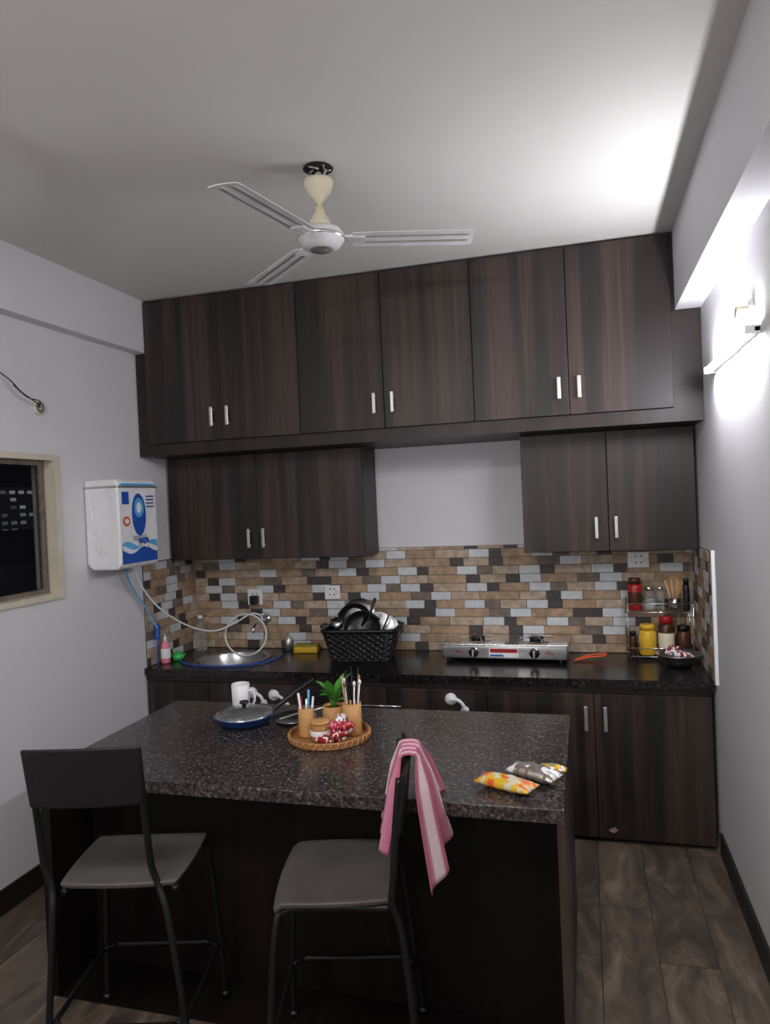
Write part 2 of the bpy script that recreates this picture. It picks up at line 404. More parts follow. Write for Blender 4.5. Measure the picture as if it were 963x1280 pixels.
for i,ad in enumerate((17,139,259)):
    a=radians(ad)
    v=[];f=[];n=14
    tl=-.10
    for k in range(n+1):
        t=k/n;r=.115+t*.435
        wd=.052+.006*t
        if t>.93: wd*=.93
        for s in (-1,-.33,.33,1):
            zz=2.643+tl*wd*s+(.003 if abs(s)<.5 else 0)-.006*t
            v.append((r,wd*s,zz));v.append((r,wd*s,zz+.0025))
    for k in range(n):
        for s in range(3):
            b0=k*8+s*2;b1=(k+1)*8+s*2
            f.append((b0,b1,b1+2,b0+2));f.append((b0+1,b0+3,b1+3,b1+1))
        f.append((k*8,k*8+1,k*8+9,k*8+8));f.append((k*8+6,k*8+14,k*8+15,k*8+7))
    f.append((0,2,3,1));f.append((2,4,5,3));f.append((4,6,7,5))
    q=n*8;f.append((q,q+1,q+3,q+2));f.append((q+2,q+3,q+5,q+4));f.append((q+4,q+5,q+7,q+6))
    b=obj('blade_%d'%(i+1),v,f,M['fan'],fan,False);b.rotation_euler=(0,0,a)
    for sgn in (-1,1):
        V=[]
        for r in (.16,.53):
            t=(r-.115)/.435;wd=.05+.006*t
            for yy in (sgn*.022-.0035,sgn*.022+.0035):
                zb=2.643+tl*yy-.006*t-.0008+(.0015 if abs(yy)<.017 else .0)
                V+=[(r,yy,zb),(r,yy,zb+.002)]
        F=[(0,2,6,4),(1,5,7,3),(0,1,3,2),(4,6,7,5),(0,4,5,1),(2,3,7,6)]
        st=obj('blade_stripe_%d_%d'%(i+1,sgn),V,F,M['handle'],fan);st.rotation_euler=(0,0,a)
    ar=obj('blade_arm_%d'%(i+1),[(.07,-.018,2.648),(.16,-.026,2.640),(.16,.026,2.636),(.07,.018,2.648),(.07,-.018,2.654),(.16,-.026,2.654),(.16,.026,2.646),(.07,.018,2.654)],boxd(0,1,0,1,0,1)[1],M['fan'],fan);ar.rotation_euler=(0,0,a)

# ------------------------------------------------------------------ wall tube lights
def ledbatten(y0,y1,z):
    l=empty('led_tube_light',(XR,0,z))
    box('housing',-.022,-.001,y0,y1,-.010,.010,M['white'],l,.003)
    n=14;r=.0105
    v=[];f=[]
    for y in (y0+.014,y1-.014):
        for k in range(n): v.append((-.034+r*cos(2*pi*k/n),y,r*sin(2*pi*k/n)))
    for k in range(n): f.append((k,(k+1)%n,n+(k+1)%n,n+k))
    f.append(tuple(range(n)));f.append(tuple(range(n,2*n)))
    obj('tube',v,f,M['tube'],l,True)
    for i,y in enumerate((y0,y1-.014)): box('end_cap_%d'%i,-.047,-.001,y,y+.014,-.014,.014,M['white'],l,.003)
ledbatten(2.50,3.31,2.19)
hb=empty('bulb_holder',(XR,2.60,2.265))
lathe('base_plate',[(0,0),(.04,0),(.04,.012),(.026,.018),(0,.018)],M['white'],hb,(0,0,0),28,rot=(0,radians(-90),0))
lathe('socket',[(.0,.015),(.02,.015),(.022,.050),(.018,.055),(0,.055)],M['cream'],hb,(0,0,0),24,rot=(0,radians(-90),0))
tube('lead_wire',[(-.045,0,-.0),(-.055,.0,-.02),(-.04,0,-.04),(-.022,0,-.06)],.003,M['white'],hb)

# unseen fill lights added behind the camera to brighten the room
def fill_panel(x,y,sx,sy,pw):
    l=empty('added_fill_panel',(x,y,ZC))  # added fill light in an invented panel housing, out of view
    box('frame',-sx/2-.02,sx/2+.02,-sy/2-.02,sy/2+.02,-.022,-.001,M['white'],l,.003)
    box('diffuser',-sx/2,sx/2,-sy/2,sy/2,-.024,-.022,M['fill_glow'],l)
    d=bpy.data.lights.new('fill_panel_lamp','AREA');d.shape='RECTANGLE';d.size=sx;d.size_y=sy;d.energy=pw;d.color=(1,.985,.96)
    o=bpy.data.objects.new('fill_panel_lamp',d);COL.objects.link(o);o.parent=l;o.location=(0,0,-.028)
fill_panel(-.95,.4,1.2,.5,38)
def fill_uplight(x,y,z,length,dirv,pw,alongx):
    l=empty('added_fill_uplight',(x,y,z))  # added fill light aimed at the ceiling, housing invented, out of view
    hx,hy=(length/2,.04) if alongx else (.04,length/2)
    box('trough',-hx,hx,-hy,hy,-.05,-.01,M['white'],l,.006)
    box('diffuser',-hx+.008,hx-.008,-hy+.008,hy-.008,-.009,.0,M['fill_glow'],l)
    d=bpy.data.lights.new('fill_uplight_lamp','AREA');d.shape='RECTANGLE';d.size=length;d.size_y=.07;d.energy=pw;d.color=(1,.985,.965)
    o=bpy.data.objects.new('fill_uplight_lamp',d);COL.objects.link(o);o.parent=l;o.location=(0,0,.012)
    q=Vector(dirv).normalized().to_track_quat('-Z','Y')
    o.rotation_euler=q.to_euler()
fill_uplight(-.95,YF+.06,2.0,1.4,(0,.75,.66),62,True)

# wall wire plate on left
wp=empty('ceiling_wire_rosette',(XL,2.84,2.21))
lathe('plate',[(0,0),(.036,0),(.036,.008),(.025,.014),(0,.015)],M['beige'],wp,(0,0,0),28,rot=(0,radians(90),0))
lathe('ring',[(.012,.014),(.02,.02),(.026,.014)],M['tC'],wp,(0,0,0),28,rot=(0,radians(90),0))
tube('wire',[(.015,0,0),(.05,-.06,.01),(.04,-.14,.05),(.03,-.2,.10),(.005,-.30,.16)],.003,M['black'],wp)
tube('wire_2',[(.015,-.01,0),(.055,-.05,.02),(.05,-.12,.03),(.03,-.18,.08)],.0025,M['black'],wp)

# ------------------------------------------------------------------ water purifier
px0,px1,py0,py1,pz0,pz1=XL+.002,-2.269,3.13,3.47,1.405,1.868
wpu=empty('water_purifier')
def profbox(name,prof,y0,y1,m,parent):
    v=[];n=len(prof)
    for y in (y0,y1):
        for x,z in prof: v.append((x,y,z))
    f=[(i,(i+1)%n,n+(i+1)%n,n+i) for i in range(n)]+[tuple(range(n)),tuple(range(n,2*n))]
    o=obj(name,v,f,m,parent);b=o.modifiers.new('b','BEVEL');b.width=.012;b.segments=4;b.limit_method='ANGLE'
    return o
profbox('body',[(px0,pz0+.03),(px0+.03,pz0),(px1-.02,pz0),(px1,pz0+.02),(px1+.004,pz0+.2),(px1,pz1-.01),(px1-.02,pz1),(px0,pz1)],py0,py1,M['white'],wpu)
box('top_lid',px0,px1+.006,py0-.004,py1+.004,pz1-.045,pz1-.032,M['handle'],wpu,.004)
tube('side_groove',[(px0+.02,py0-.001,pz1-.06),(px0+.035,py0-.001,pz1-.13),(px0+.05,py0-.001,pz0+.14),(px0+.1,py0-.001,pz0+.06)],.002,M['handle'],wpu)
XP=px1+.0045
def patch(name,pts,m,dx=0):
    v=[(XP+dx,py0+.02+(py1-py0-.04)*a,pz0+(pz1-pz0)*b) for a,b in pts]
    v2=[(x-.006,y,z) for x,y,z in v];n=len(v)
    obj(name,v+v2,[tuple(range(n)),tuple(range(n,2*n))]+[(i,(i+1)%n,n+(i+1)%n,n+i) for i in range(n)],m,wpu)
wv=lambda ph,am,b:[(i/20,b+am*sin(i/20*2*pi*1.3+ph)) for i in range(21)]
patch('wave_print_light',[(0,.06)]+wv(.5,.035,.27)+[(1,.06)],M['lblue'],.0005)
patch('wave_print_white',[(0,.06)]+wv(2.0,.03,.235)+[(1,.06)],M['white'],.001)
patch('wave_print_blue',[(0,.06)]+wv(2.8,.035,.20)+[(1,.06)],M['blue'],.0015)
patch('drop_panel',[(.5+.2*cos(a),.6+.24*sin(a)) for a in [i*2*pi/28 for i in range(28)]],M['blue'],.001)
patch('drop_window',[(.5+.14*cos(a),.68+.11*sin(a)) for a in [i*2*pi/20 for i in range(20)]],M['lblue'],.0015)
patch('drop_core',[(.5+.07*cos(a),.68+.06*sin(a)) for a in [i*2*pi/20 for i in range(20)]],M['white'],.002)
patch('logo',[(.04,.72),(.22,.72),(.22,.86),(.04,.86)],M['blue'],.001)
patch('badge',[(.14+.1*cos(a),.53+.055*sin(a)) for a in [i*2*pi/20 for i in range(20)]],M['orange'],.001)
patch('badge_core',[(.14+.06*cos(a),.53+.03*sin(a)) for a in [i*2*pi/20 for i in range(20)]],M['white'],.0015)
for i in range(4): patch('label_line_%d'%i,[(.74,.80-.04*i),(.95,.80-.04*i),(.95,.815-.04*i),(.74,.815-.04*i)],M['dblue'],.001)
for i in range(3): patch('base_line_%d'%i,[(.3,.35-.02*i),(.7,.35-.02*i),(.7,.36-.02*i),(.3,.36-.02*i)],M['handle'],.001)
patch('header',[(.02,.93),(.98,.93),(.98,.955),(.02,.955)],M['lblue'],.001)
tp=lathe('tap_spout',[(0,0),(.012,0),(.012,.03),(.018,.035),(.018,.045),(0,.045)],M['blue'],wpu,(XP-.005,3.30,1.545),16,rot=(0,radians(90),0))
tube('tap_nozzle',[(XP+.03,3.30,1.545),(XP+.036,3.30,1.53),(XP+.036,3.30,1.51)],.007,M['handle'],wpu)
# hoses
hs=empty('water_hose')
tube('inlet_hose',[(-2.38,3.40,1.40),(-2.385,3.47,1.28),(-2.37,3.62,1.13),(-2.30,3.80,1.00),(-2.22,3.95,.945),(-2.12,4.03,.98),(-2.03,4.07,1.03),(-1.97,4.08,1.02),(-1.96,4.09,.99)],.005,M['hose'],hs)
ring=[(-2.055+.14*cos(2*pi*i/16),4.04+.02*sin(2*pi*i/16),.905+.125*sin(2*pi*i/16)) for i in range(16)]
tube('coiled_hose',ring,.005,M['hose'],hs,4,True)
tube('drain_hose',[(-2.41,3.36,1.40),(-2.43,3.43,1.30),(-2.43,3.56,1.15),(-2.40,3.62,1.02)],.005,M['lblue'],hs)
bh=empty('blue_hose')
tube('hose',[(-2.36,3.78,Zc+.008),(-2.28,3.69,Zc+.008),(-2.12,3.635,Zc+.008),(-1.93,3.65,Zc+.008),(-1.80,3.76,Zc+.008),(-1.77,3.90,Zc+.008),(-1.80,4.0,Zc+.008)],.005,M['blue'],bh)
# tap
tpp=empty('kitchen_tap')
tube('pipe',[(-1.96,4.163,.985),(-1.96,4.10,.985),(-1.965,4.03,.98),(-1.97,3.98,.955),(-1.97,3.975,.93)],.010,M['chrome'],tpp)
lathe('flange',[(0,0),(.028,0),(.022,.012),(0,.012)],M['chrome'],tpp,(-1.96,4.163,.985),20,rot=(radians(90),0,0))
lathe('knob',[(0,0),(.01,0),(.01,.02),(.022,.025),(.022,.04),(0,.045)],M['handle'],tpp,(-1.96,4.10,.99),16)

# ------------------------------------------------------------------ sockets
def socket(x,z,w_,h_,adapter=False):
    s=empty('wall_socket',(x,YB-.012,z))
    box('plate',-w_/2,w_/2,-.012,0,-h_/2,h_/2,M['white'],s,.003)
    for i,(a,b) in enumerate(((-.014,.02),(.014,.02),(-.014,-.015),(.014,-.015))): box('pin_hole_%d'%i,a-.004,a+.004,-.0135,-.011,b-.004,b+.004,M['black'],s)
    if adapter:
        box('adapter',-.02,.03,-.055,-.0125,-.045,.01,M['black'],s,.006)
    else: box('rocker',w_*.15,w_*.4,-.016,-.012,-.012,.012,M['cream'],s,.002)
socket(-2.035,1.125,.10,.10,True);socket(-1.513,1.15,.10,.085);socket(.275,1.315,.11,.085)

# ------------------------------------------------------------------ gas stove
st=empty('gas_stove',(-.445,4.01,Zc),radians(-1.5))
w2=.335
box('body',-w2,w2,-.145,.14,.022,.096,M['steel'],st,.006,3)
box('top_plate',-w2-.005,w2+.005,-.15,.145,.096,.102,M['chrome'],st,.002)
for i,(x,y) in enumerate(((-.3,-.12),(.3,-.12),(-.3,.12),(.3,.12))): lathe('foot_%d'%i,[(0,0),(.016,0),(.012,.022),(0,.022)],M['black'],st,(x,y,.0005),16)
for i,x in enumerate((-.16,.165)):
    h=.008
    lathe('drip_ring_%d'%i,[(.095,.094+h),(.09,.098+h),(.07,.094+h),(.055,.0945+h)],M['chrome'],st,(x,0,0),32)
    lathe('burner_%d'%i,[(0,.094+h),(.036,.094+h),(.042,.104+h),(.04,.110+h),(.022,.112+h),(0,.110+h)],M['pan'],st,(x,0,0),28)
    for k in range(4):
        a=k*pi/2+.4
        tube('pan_support_%d_%d'%(i,k),[(x+.095*cos(a),.095*sin(a),.098+h),(x+.09*cos(a),.09*sin(a),.110+h),(x+.03*cos(a),.03*sin(a),.112+h)],.003,M['handle'],st,0,seg=6)
    lathe('knob_ring_%d'%i,[(0,0),(.028,0),(.028,.003),(0,.003)],M['chrome'],st,(x,-.146,.058),24,rot=(radians(90),0,0))
    lathe('knob_%d'%i,[(0,.003),(.023,.003),(.021,.022),(0,.024)],M['black'],st,(x,-.146,.058),24,rot=(radians(90),0,0))
    box('knob_grip_%d'%i,x-.005,x+.005,-.178,-.168,.040,.076,M['handle'],st,.002)
box('sticker',-.075,.08,-.1468,-.1445,.034,.082,M['white'],st);box('sticker_red',-.07,.075,-.1475,-.1445,.058,.079,M['red'],st);box('sticker_blue',-.07,.0,-.1475,-.1445,.037,.047,M['blue'],st)
for i,x in enumerate((-.24,.245)):
    for k in range(3): box('flower_print_%d_%d'%(i,k),x-.02+k*.014,x-.012+k*.014,-.147,-.1445,.05+.006*(k%2),.062+.006*(k%2),M['red'],st)
tg=empty('kitchen_tongs')
tube('arm_a',[(-.08,3.93,Zc+.008),(0,3.97,Zc+.018),(.07,3.99,Zc+.02)],.005,M['orange'],tg);tube('arm_b',[(-.08,3.93,Zc+.008),(-.01,4.01,Zc+.018),(.07,4.01,Zc+.03)],.005,M['orange'],tg)
tube('loop',[(.07,3.99,Zc+.02),(.085,4.0,Zc+.03),(.07,4.01,Zc+.03)],.004,M['orange'],tg)

# ------------------------------------------------------------------ dish basket
bk=empty('dish_basket',(-1.265,3.95,Zc),radians(5))
def ringpts(hw,hd,z,n=12,cr=.04):
    P=[]
    for cx,cy,a0 in ((hw-cr,hd-cr,0),(-hw+cr,hd-cr,90),(-hw+cr,-hd+cr,180),(hw-cr,-hd+cr,270)):
        for k in range(4):
            a=radians(a0+k*30);P.append((cx+cr*cos(a),cy+cr*sin(a),z))
    Q=[]
    m=len(P)
    for i in range(m):
        a=Vector(P[i]);b=Vector(P[(i+1)%m]);d=(b-a).length;s=max(1,int(round(d/.02)))
        for k in range(s): Q.append(a.lerp(b,k/s))
    return Q
base=ringpts(.165,.11,0)
lv=10;V=[];F=[];nb=len(base)
for l in range(lv+1):
    t=l/lv
    for p in base:
        V.append((p.x*(1+.29*t),p.y*(1+.29*t),.004+.165*t))
for l in range(lv):
    for i in range(nb):
        j=(i+1)%nb;a,b,c,d=l*nb+i,l*nb+j,(l+1)*nb+j,(l+1)*nb+i
        if (l+i)%2: F+=[(a,b,c),(a,c,d)]
        else: F+=[(a,b,d),(b,c,d)]
wb=obj('woven_wall',V,F,M['black'],bk)
md=wb.modifiers.new('w','WIREFRAME');md.thickness=.0085;md.use_replace=True
Vi=[(v[0]*.93,v[1]*.93,v[2]+.002) for v in V];Fi=[(l*nb+i,l*nb+(i+1)%nb,(l+1)*nb+(i+1)%nb,(l+1)*nb+i) for l in range(lv) for i in range(nb)]+[tuple(range(nb))]
obj('inner_liner',Vi,Fi,M['pan'],bk,True)
tube('rim',[(p.x*1.30,p.y*1.30,.176) for p in base],.011,M['black'],bk,0,True)
for s in (-1,1): tube('grip_%d'%s,[(s*.215,-.05,.18),(s*.235,-.04,.19),(s*.235,.04,.19),(s*.215,.05,.18)],.007,M['black'],bk)
# dishes (inside the basket)
dz=empty('stacked_dishes',(-1.265,3.95,Zc),radians(5))
panprof=[(0,0),(.08,0),(.105,.03),(.11,.045),(.106,.045),(.1,.028),(.076,.004),(0,.004)]
lathe('frying_pan',panprof,M['pan'],dz,(.01,-.035,.16),36,rot=(radians(62),radians(8),0))
lathe('wok',[(r*1.05,z) for r,z in panprof],M['blackm'],dz,(-.04,.03,.19),36,rot=(radians(70),radians(-25),0))
lidp=[(0,.03),(.05,.025),(.085,.01),(.1,0),(.103,-.003),(.1,-.005),(.08,.006),(0,.025)]
lathe('steel_lid',lidp,M['steel'],dz,(-.03,.06,.235),36,rot=(radians(75),radians(10),0))
lathe('steel_plate',[(0,0),(.075,0),(.095,.012),(.098,.012),(.076,-.003),(0,-.003)],M['steel'],dz,(.09,.02,.165),36,rot=(radians(60),radians(35),0))
lathe('steel_plate_2',[(0,0),(.07,0),(.09,.012),(.093,.012),(.07,-.003),(0,-.003)],M['steel'],dz,(.12,.03,.155),36,rot=(radians(55),radians(45),0))
lathe('steel_bowl',[(0,0),(.04,.003),(.06,.03),(.068,.055),(.064,.055),(.055,.03),(.036,.006),(0,.004)],M['steel'],dz,(-.10,.04,.19),32,rot=(radians(160),0,0))
lathe('steel_cup',[(0,0),(.03,0),(.035,.07),(.032,.07),(.027,.004),(0,.004)],M['steel'],dz,(-.13,-.03,.165),24,rot=(radians(-30),radians(-30),0))
tube('pan_handle',[(.04,-.01,.22),(.06,.0,.28),(.08,.02,.34)],.009,M['black'],dz)
tube('ladle_handle',[(0,-.02,.18),(.05,-.05,.26),(.12,-.07,.23)],.007,M['black'],dz)
tube('spoon_handle',[(-.12,.0,.17),(-.15,.0,.25)],.005,M['steel'],dz)
tube('spatula_handle',[(.12,.0,.16),(.15,.0,.22),(.16,.0,.25)],.006,M['steel'],dz)

# sponge, soap, bottle, brush
sp=empty('sponge',(-1.66,4.06,Zc),radians(6));box('foam',-.075,.075,-.035,.035,.001,.04,M['yellow'],sp,.006,3);box('scourer',-.075,.075,-.035,.035,.04,.05,mat('sponge_scourer',(150,150,60),.9),sp,.003)
so=empty('soap_dish',(-2.385,3.80,Zc));lathe('cup',[(0,0),(.032,0),(.042,.035),(.039,.036),(.03,.006),(0,.006)],M['green'],so,(0,0,.001),24);box('scrubber',-.022,.022,-.02,.02,.01,.05,M['green'],so,.008,3)
bt=empty('dish_soap_bottle',(-2.415,3.715,Zc))
lathe('bottle',[(0,0),(.026,0),(.028,.01),(.027,.09),(.022,.115),(.012,.125),(0,.125)],M['pink'],bt,(0,0,.001),24);lathe('label',[(.0285,.03),(.0288,.032),(.0285,.085),(.028,.087)],M['white'],bt,(0,0,.001),24);lathe('cap',[(0,.125),(.011,.125),(.01,.15),(.004,.155),(.003,.17),(0,.17)],M['white'],bt,(0,0,.001),16)
br_=empty('bottle_brush',(-2.434,3.66,Zc));tube('handle',[(0,0,.002),(-.0,.0,.10),(-.0,.01,.19)],.005,M['blue'],br_);tube('bristles',[(-.0,.005,.15),(-.0,.01,.19),(-.0,.015,.24)],[.012,.014,.016,.016,.016,.016,.016,.016,.016,.016,.016,.016,.016,.016,.016,.014,.01],M['blue'],br_)
wb2=empty('water_bottle',(-2.39,4.08,Zc));lathe('bottle',[(0,0),(.034,0),(.036,.01),(.036,.15),(.02,.19),(.012,.2),(0,.2)],M['glass'],wb2,(0,0,.001),24);lathe('cap',[(0,.2),(.014,.2),(.014,.22),(0,.22)],M['white'],wb2,(0,0,.001),16)
p_=empty('soap_pump_bottle',(-1.80,4.11,Zc));lathe('bottle',[(0,0),(.022,0),(.022,.07),(.008,.08),(.006,.10),(0,.10)],M['handle'],p_,(0.0,0,.001),20);tube('nozzle',[(0,0,.10),(0,-.01,.108),(0,-.03,.104)],.004,M['handle'],p_)

# ------------------------------------------------------------------ spice rack
rk=empty('spice_rack')
rx0,rx1,ry0,ry1=.20,.525,3.99,4.14
parts=[]
def rod(a,b,r=.0028): 
    v,f=tubed([a,b],r,6);parts.append((v,f,0))
for x in (rx0,rx1):
    for y in (ry0,ry1): rod((x,y,Zc+.001),(x,y,Zc+.32))
for z in (Zc+.02,Zc+.065,Zc+.255,Zc+.30):
    rod((rx0,ry0,z),(rx1,ry0,z));rod((rx0,ry1,z),(rx1,ry1,z));rod((rx0,ry0,z),(rx0,ry1,z));rod((rx1,ry0,z),(rx1,ry1,z))
for z in (Zc+.02,Zc+.255):
    for k in range(1,14):
        x=rx0+(rx1-rx0)*k/14;rod((x,ry0,z),(x,ry1,z),.002)
multi('wire_frame',parts,[M['chrome']],rk,True)
def jar(x,y,z,r,h,m,lid,name,parent,label=None):
    e=empty(name,(x,y,z))
    lathe('body',[(0,0),(r*.92,0),(r,.006),(r,h*.72),(r*.8,h*.82),(0,h*.82)],m,e,(0,0,0),24)
    lathe('lid',[(0,h*.82),(r*.86,h*.82),(r*.88,h*.98),(r*.8,h),(0,h)],lid,e,(0,0,0),24)
    if label: lathe('label',[(r*1.01,h*.18),(r*1.015,h*.2),(r*1.015,h*.55),(r*1.01,h*.57)],label,e,(0,0,0),24)
z1,z2=Zc+.0235,Zc+.2585
jar(.245,4.065,z2,.037,.17,M['red'],M['amber'],'sauce_bottle',rk,M['amber'])
jar(.320,4.085,z2,.03,.12,M['glass'],M['chrome'],'glass_jar',rk)
jar(.374,4.07,z2,.019,.12,M['glass'],M['chrome'],'glass_jar',rk)
jar(.30,4.045,z1,.044,.16,M['yellow'],M['yellow'],'turmeric_jar',rk)
jar(.228,4.10,z1,.020,.11,M['amber'],M['black'],'spice_jar',rk)
jar(.395,4.06,z1,.040,.20,M['amber'],M['red'],'spice_jar',rk,M['cream'])
jar(.482,4.07,z1,.036,.15,M['amber'],M['black'],'spice_jar',rk)
uc=empty('utensil_holder',(.445,4.08,z2))
lathe('cup',[(0,0),(.026,0),(.030,.06),(.027,.06),(.024,.004),(0,.004)],M['steel'],uc,(0,0,0),24)
for k in range(12):
    a=-.25+.045*k;tube('stick_%d'%k,[(.03*a,(k%3-1)*.008,.006),(.19*sin(a),(k%3-1)*.008,.02+.14*cos(a))],.003,M['tanw'] if k%4 else M['beige'],uc,0,seg=6)
jar(.497,4.02,z2,.016,.17,M['black'],M['black'],'pepper_grinder',rk)
bw=empty('steel_bowl',(.428,3.865,Zc))
lathe('bowl',[(0,0),(.05,0),(.085,.03),(.105,.062),(.112,.066),(.112,.069),(.103,.067),(.082,.034),(.048,.005),(0,.004)],M['steel'],bw,(0,0,.001),40)
def packet(name,x,y,z,l,w_,h_,rot,mats,parent=None,tilt=0,seed=1,stripes=3):
    n,m2=16,8;V=[];F=[];fm=[]
    for s in (1,-1):
        for i in range(n+1):
            for j in range(m2+1):
                u=i/n*2-1;v=j/m2*2-1
                e=max(0,1-abs(u)**3.0);ww=w_*(1-.10*(1-abs(u)**4))
                hh=h_*e**.7*(1-abs(v)**2.2)**.6
                nn=noise.noise(Vector((u*3+seed,v*3,s*2.0)))*.22*h_*(1.2-abs(v))
                zz=h_*.55+s*hh*.5+nn*(1 if abs(v)<.99 else .4)
                V.append((u*l/2,v*ww/2,max(zz,.001)))
    off=(n+1)*(m2+1)
    for s in (0,1):
        for i in range(n):
            for j in range(m2):
                a=s*off+i*(m2+1)+j;F.append((a,a+m2+1,a+m2+2,a+1));
                k=noise.noise(Vector((i*.35+seed*3,j*.6,1)))
                fm.append(1 if k>.12 else (2 if k<-.22 and len(mats)>2 else 0))
    o=obj(name,V,F,mats,parent,True,fm)
    bm=bmesh.new();bm.from_mesh(o.data);bmesh.ops.remove_doubles(bm,verts=bm.verts,dist=.0006);bmesh.ops.recalc_face_normals(bm,faces=bm.faces);bm.to_mesh(o.data);bm.free()
    o.location=(x,y,z);o.rotation_euler=(0,tilt,rot);return o
packet('snack_sachet',0,0,.045,.13,.08,.035,.4,[M['white'],M['red'],M['tC']],bw,.15,3)
packet('snack_sachet_2',-.02,.02,.065,.10,.07,.03,1.2,[M['red'],M['white'],M['amber']],bw,-.2,5)

# ------------------------------------------------------------------ island items
e=empty('frying_pan',(-1.395,2.70,IZ),0)
lathe('pan_body',[(0,0),(.09,0),(.112,.02),(.122,.04),(.125,.041),(.125,.038),(.118,.036),(.108,.02),(.088,.004),(0,.004)],M['dblue'],e,(0,0,.001),44)
lathe('inner_coating',[(0,.005),(.088,.006),(.107,.022),(.117,.038)],M['pan'],e,(0,0,.001),44)
lathe('glass_lid',[(0,.066),(.05,.062),(.09,.052),(.116,.041),(.118,.043),(.09,.055),(.05,.066),(0,.069)],M['glass'],e,(0,0,.001),44)
lathe('lid_rim',[(.114,.039),(.121,.039),(.121,.045),(.114,.045),(.114,.039)],M['chrome'],e,(0,0,.001),44)
lathe('lid_knob',[(0,.066),(.01,.066),(.008,.078),(.02,.086),(.018,.094),(0,.096)],M['black'],e,(0,0,.001),20)
d=Vector((.75,.66,0)).normalized()
tube('handle',[d*.118+Vector((0,0,.036)),d*.17+Vector((0,0,.065)),d*.24+Vector((0,0,.105)),d*.31+Vector((0,0,.14))],[.008,.008,.009,.009,.010,.010,.011,.011,.012,.012,.012,.012,.013,.013,.013,.013,.012,.012,.012,.011,.011,.010,.010,.009,.006],M['black'],e)
mg=empty('coffee_mug',(-1.50,2.875,IZ))
lathe('cup',[(0,0),(.034,0),(.038,.004),(.040,.118),(.037,.119),(.034,.008),(0,.007)],M['white'],mg,(0,0,.001),32)
tube('ear',[(.037,0,.09),(.06,0,.09),(.068,0,.06),(.058,0,.03),(.037,0,.027)],.005,M['white'],mg)
pl=empty('steel_plate',(-1.195,2.755,IZ));lathe('dish',[(0,0),(.07,0),(.088,.016),(.092,.018),(.09,.021),(.069,.005),(0,.004)],M['steel'],pl,(0,0,.001),36)
tube('steel_spoon',[(-.06,-.02,.014),(.0,.03,.024),(.05,.07,.026),(.10,.13,.03)],.004,M['steel'],pl)

ty=empty('wicker_tray',(-.977,2.58,IZ))
lathe('base',[(0,0),(.14,0),(.15,.006),(.14,.008),(0,.008)],M['wicker'],ty,(0,0,.001),40)
for k in range(4): 
    tube('rim_coil_%d'%k,[((.150+.001*k)*cos(2*pi*i/24),(.150+.001*k)*sin(2*pi*i/24),.006+.006*k) for i in range(24)],.005,M['wicker'],ty,2,True,6)
for k in range(36):
    a=2*pi*k/36;tube('rim_stitch_%d'%k,[(.157*cos(a),.157*sin(a),.003),(.158*cos(a+.05),.158*sin(a+.05),.028)],.0025,M['tanw'],ty,0,seg=5)
tz=.011
def cup(name,x,y,r,h,m):
    c=empty(name,(x,y,tz));c.parent=ty
    lathe('cup',[(0,0),(r*.95,0),(r,.004),(r,h),(r*.9,h),(r*.88,.006),(0,.006)],m,c,(0,0,0),24);return c
c1=cup('toothpick_cup',-.085,-.02,.03,.11,M['tanw'])
for k,(a,b,m) in enumerate([(.3,.2,'white'),(1.5,.25,'lblue'),(2.7,.2,'red'),(4,.25,'white'),(5.2,.2,'steel')]):
    tube('stick_%d'%k,[(.012*cos(a),.012*sin(a),.01),(.03*cos(a),.03*sin(a),.15+.02*(k%2))],.0045,M[m],c1,0,seg=8)
c2=cup('pen_cup',.085,.03,.036,.12,M['tanw'])
for k in range(9):
    a=k*.9;tube('stick_%d'%k,[(.012*cos(a),.012*sin(a),.01),(.036*cos(a),.036*sin(a),.20+.025*(k%3))],.003,[M['white'],M['tanw'],M['blackm']][k%3],c2,0,seg=8)
    if k%3==0: lathe('bud_%d'%k,[(0,-.012),(.006,-.006),(.006,.006),(0,.012)],M['white'],c2,(.036*cos(a),.036*sin(a),.20+.025*(k%3)),10)
pt=cup('potted_plant',.0,.055,.042,.10,M['tanw'])
lathe('soil',[(0,.09),(.037,.09)],M['soil'],pt,(0,0,0),20)
for k in range(14):
    a=k*2.4;ln=.035+.012*(k%3);el=.6+.4*(k%3);bx,by,bz=.014*cos(a),.014*sin(a),.085+.010*(k%5)
    V=[];n=8
    for i in range(n+1):
        t=i/n;wv_=.021*sin(pi*t**.8)*(1) if t<1 else 0
        r=t*ln*1.1;zz=bz+.03+ln*el*t*1.2-.02*t*t
        cx,cy=bx+r*cos(a),by+r*sin(a)
        V+=[(cx-wv_*sin(a),cy+wv_*cos(a),zz+.004),(cx,cy,zz),(cx+wv_*sin(a),cy-wv_*cos(a),zz+.004)]
    F=[]
    for i in range(n): F+=[(i*3,i*3+1,i*3+4,i*3+3),(i*3+1,i*3+2,i*3+5,i*3+4)]
    obj('leaf_%d'%k,V,F,M['leaf'],pt,True)
    tube('stem_%d'%k,[(bx*.3,by*.3,.088),(bx,by,bz+.03)],.002,M['leaf'],pt,0,seg=5)
jr=cup('honey_jar',-.015,-.055,.038,.06,M['wicker'])
lathe('lid',[(.0,.06),(.037,.06),(.038,.071),(.03,.075),(0,.076)],M['tanw'],jr,(0,0,0),24);lathe('band',[(.039,.02),(.0405,.025),(.0405,.035),(.039,.04)],M['white'],jr,(0,0,0),24)
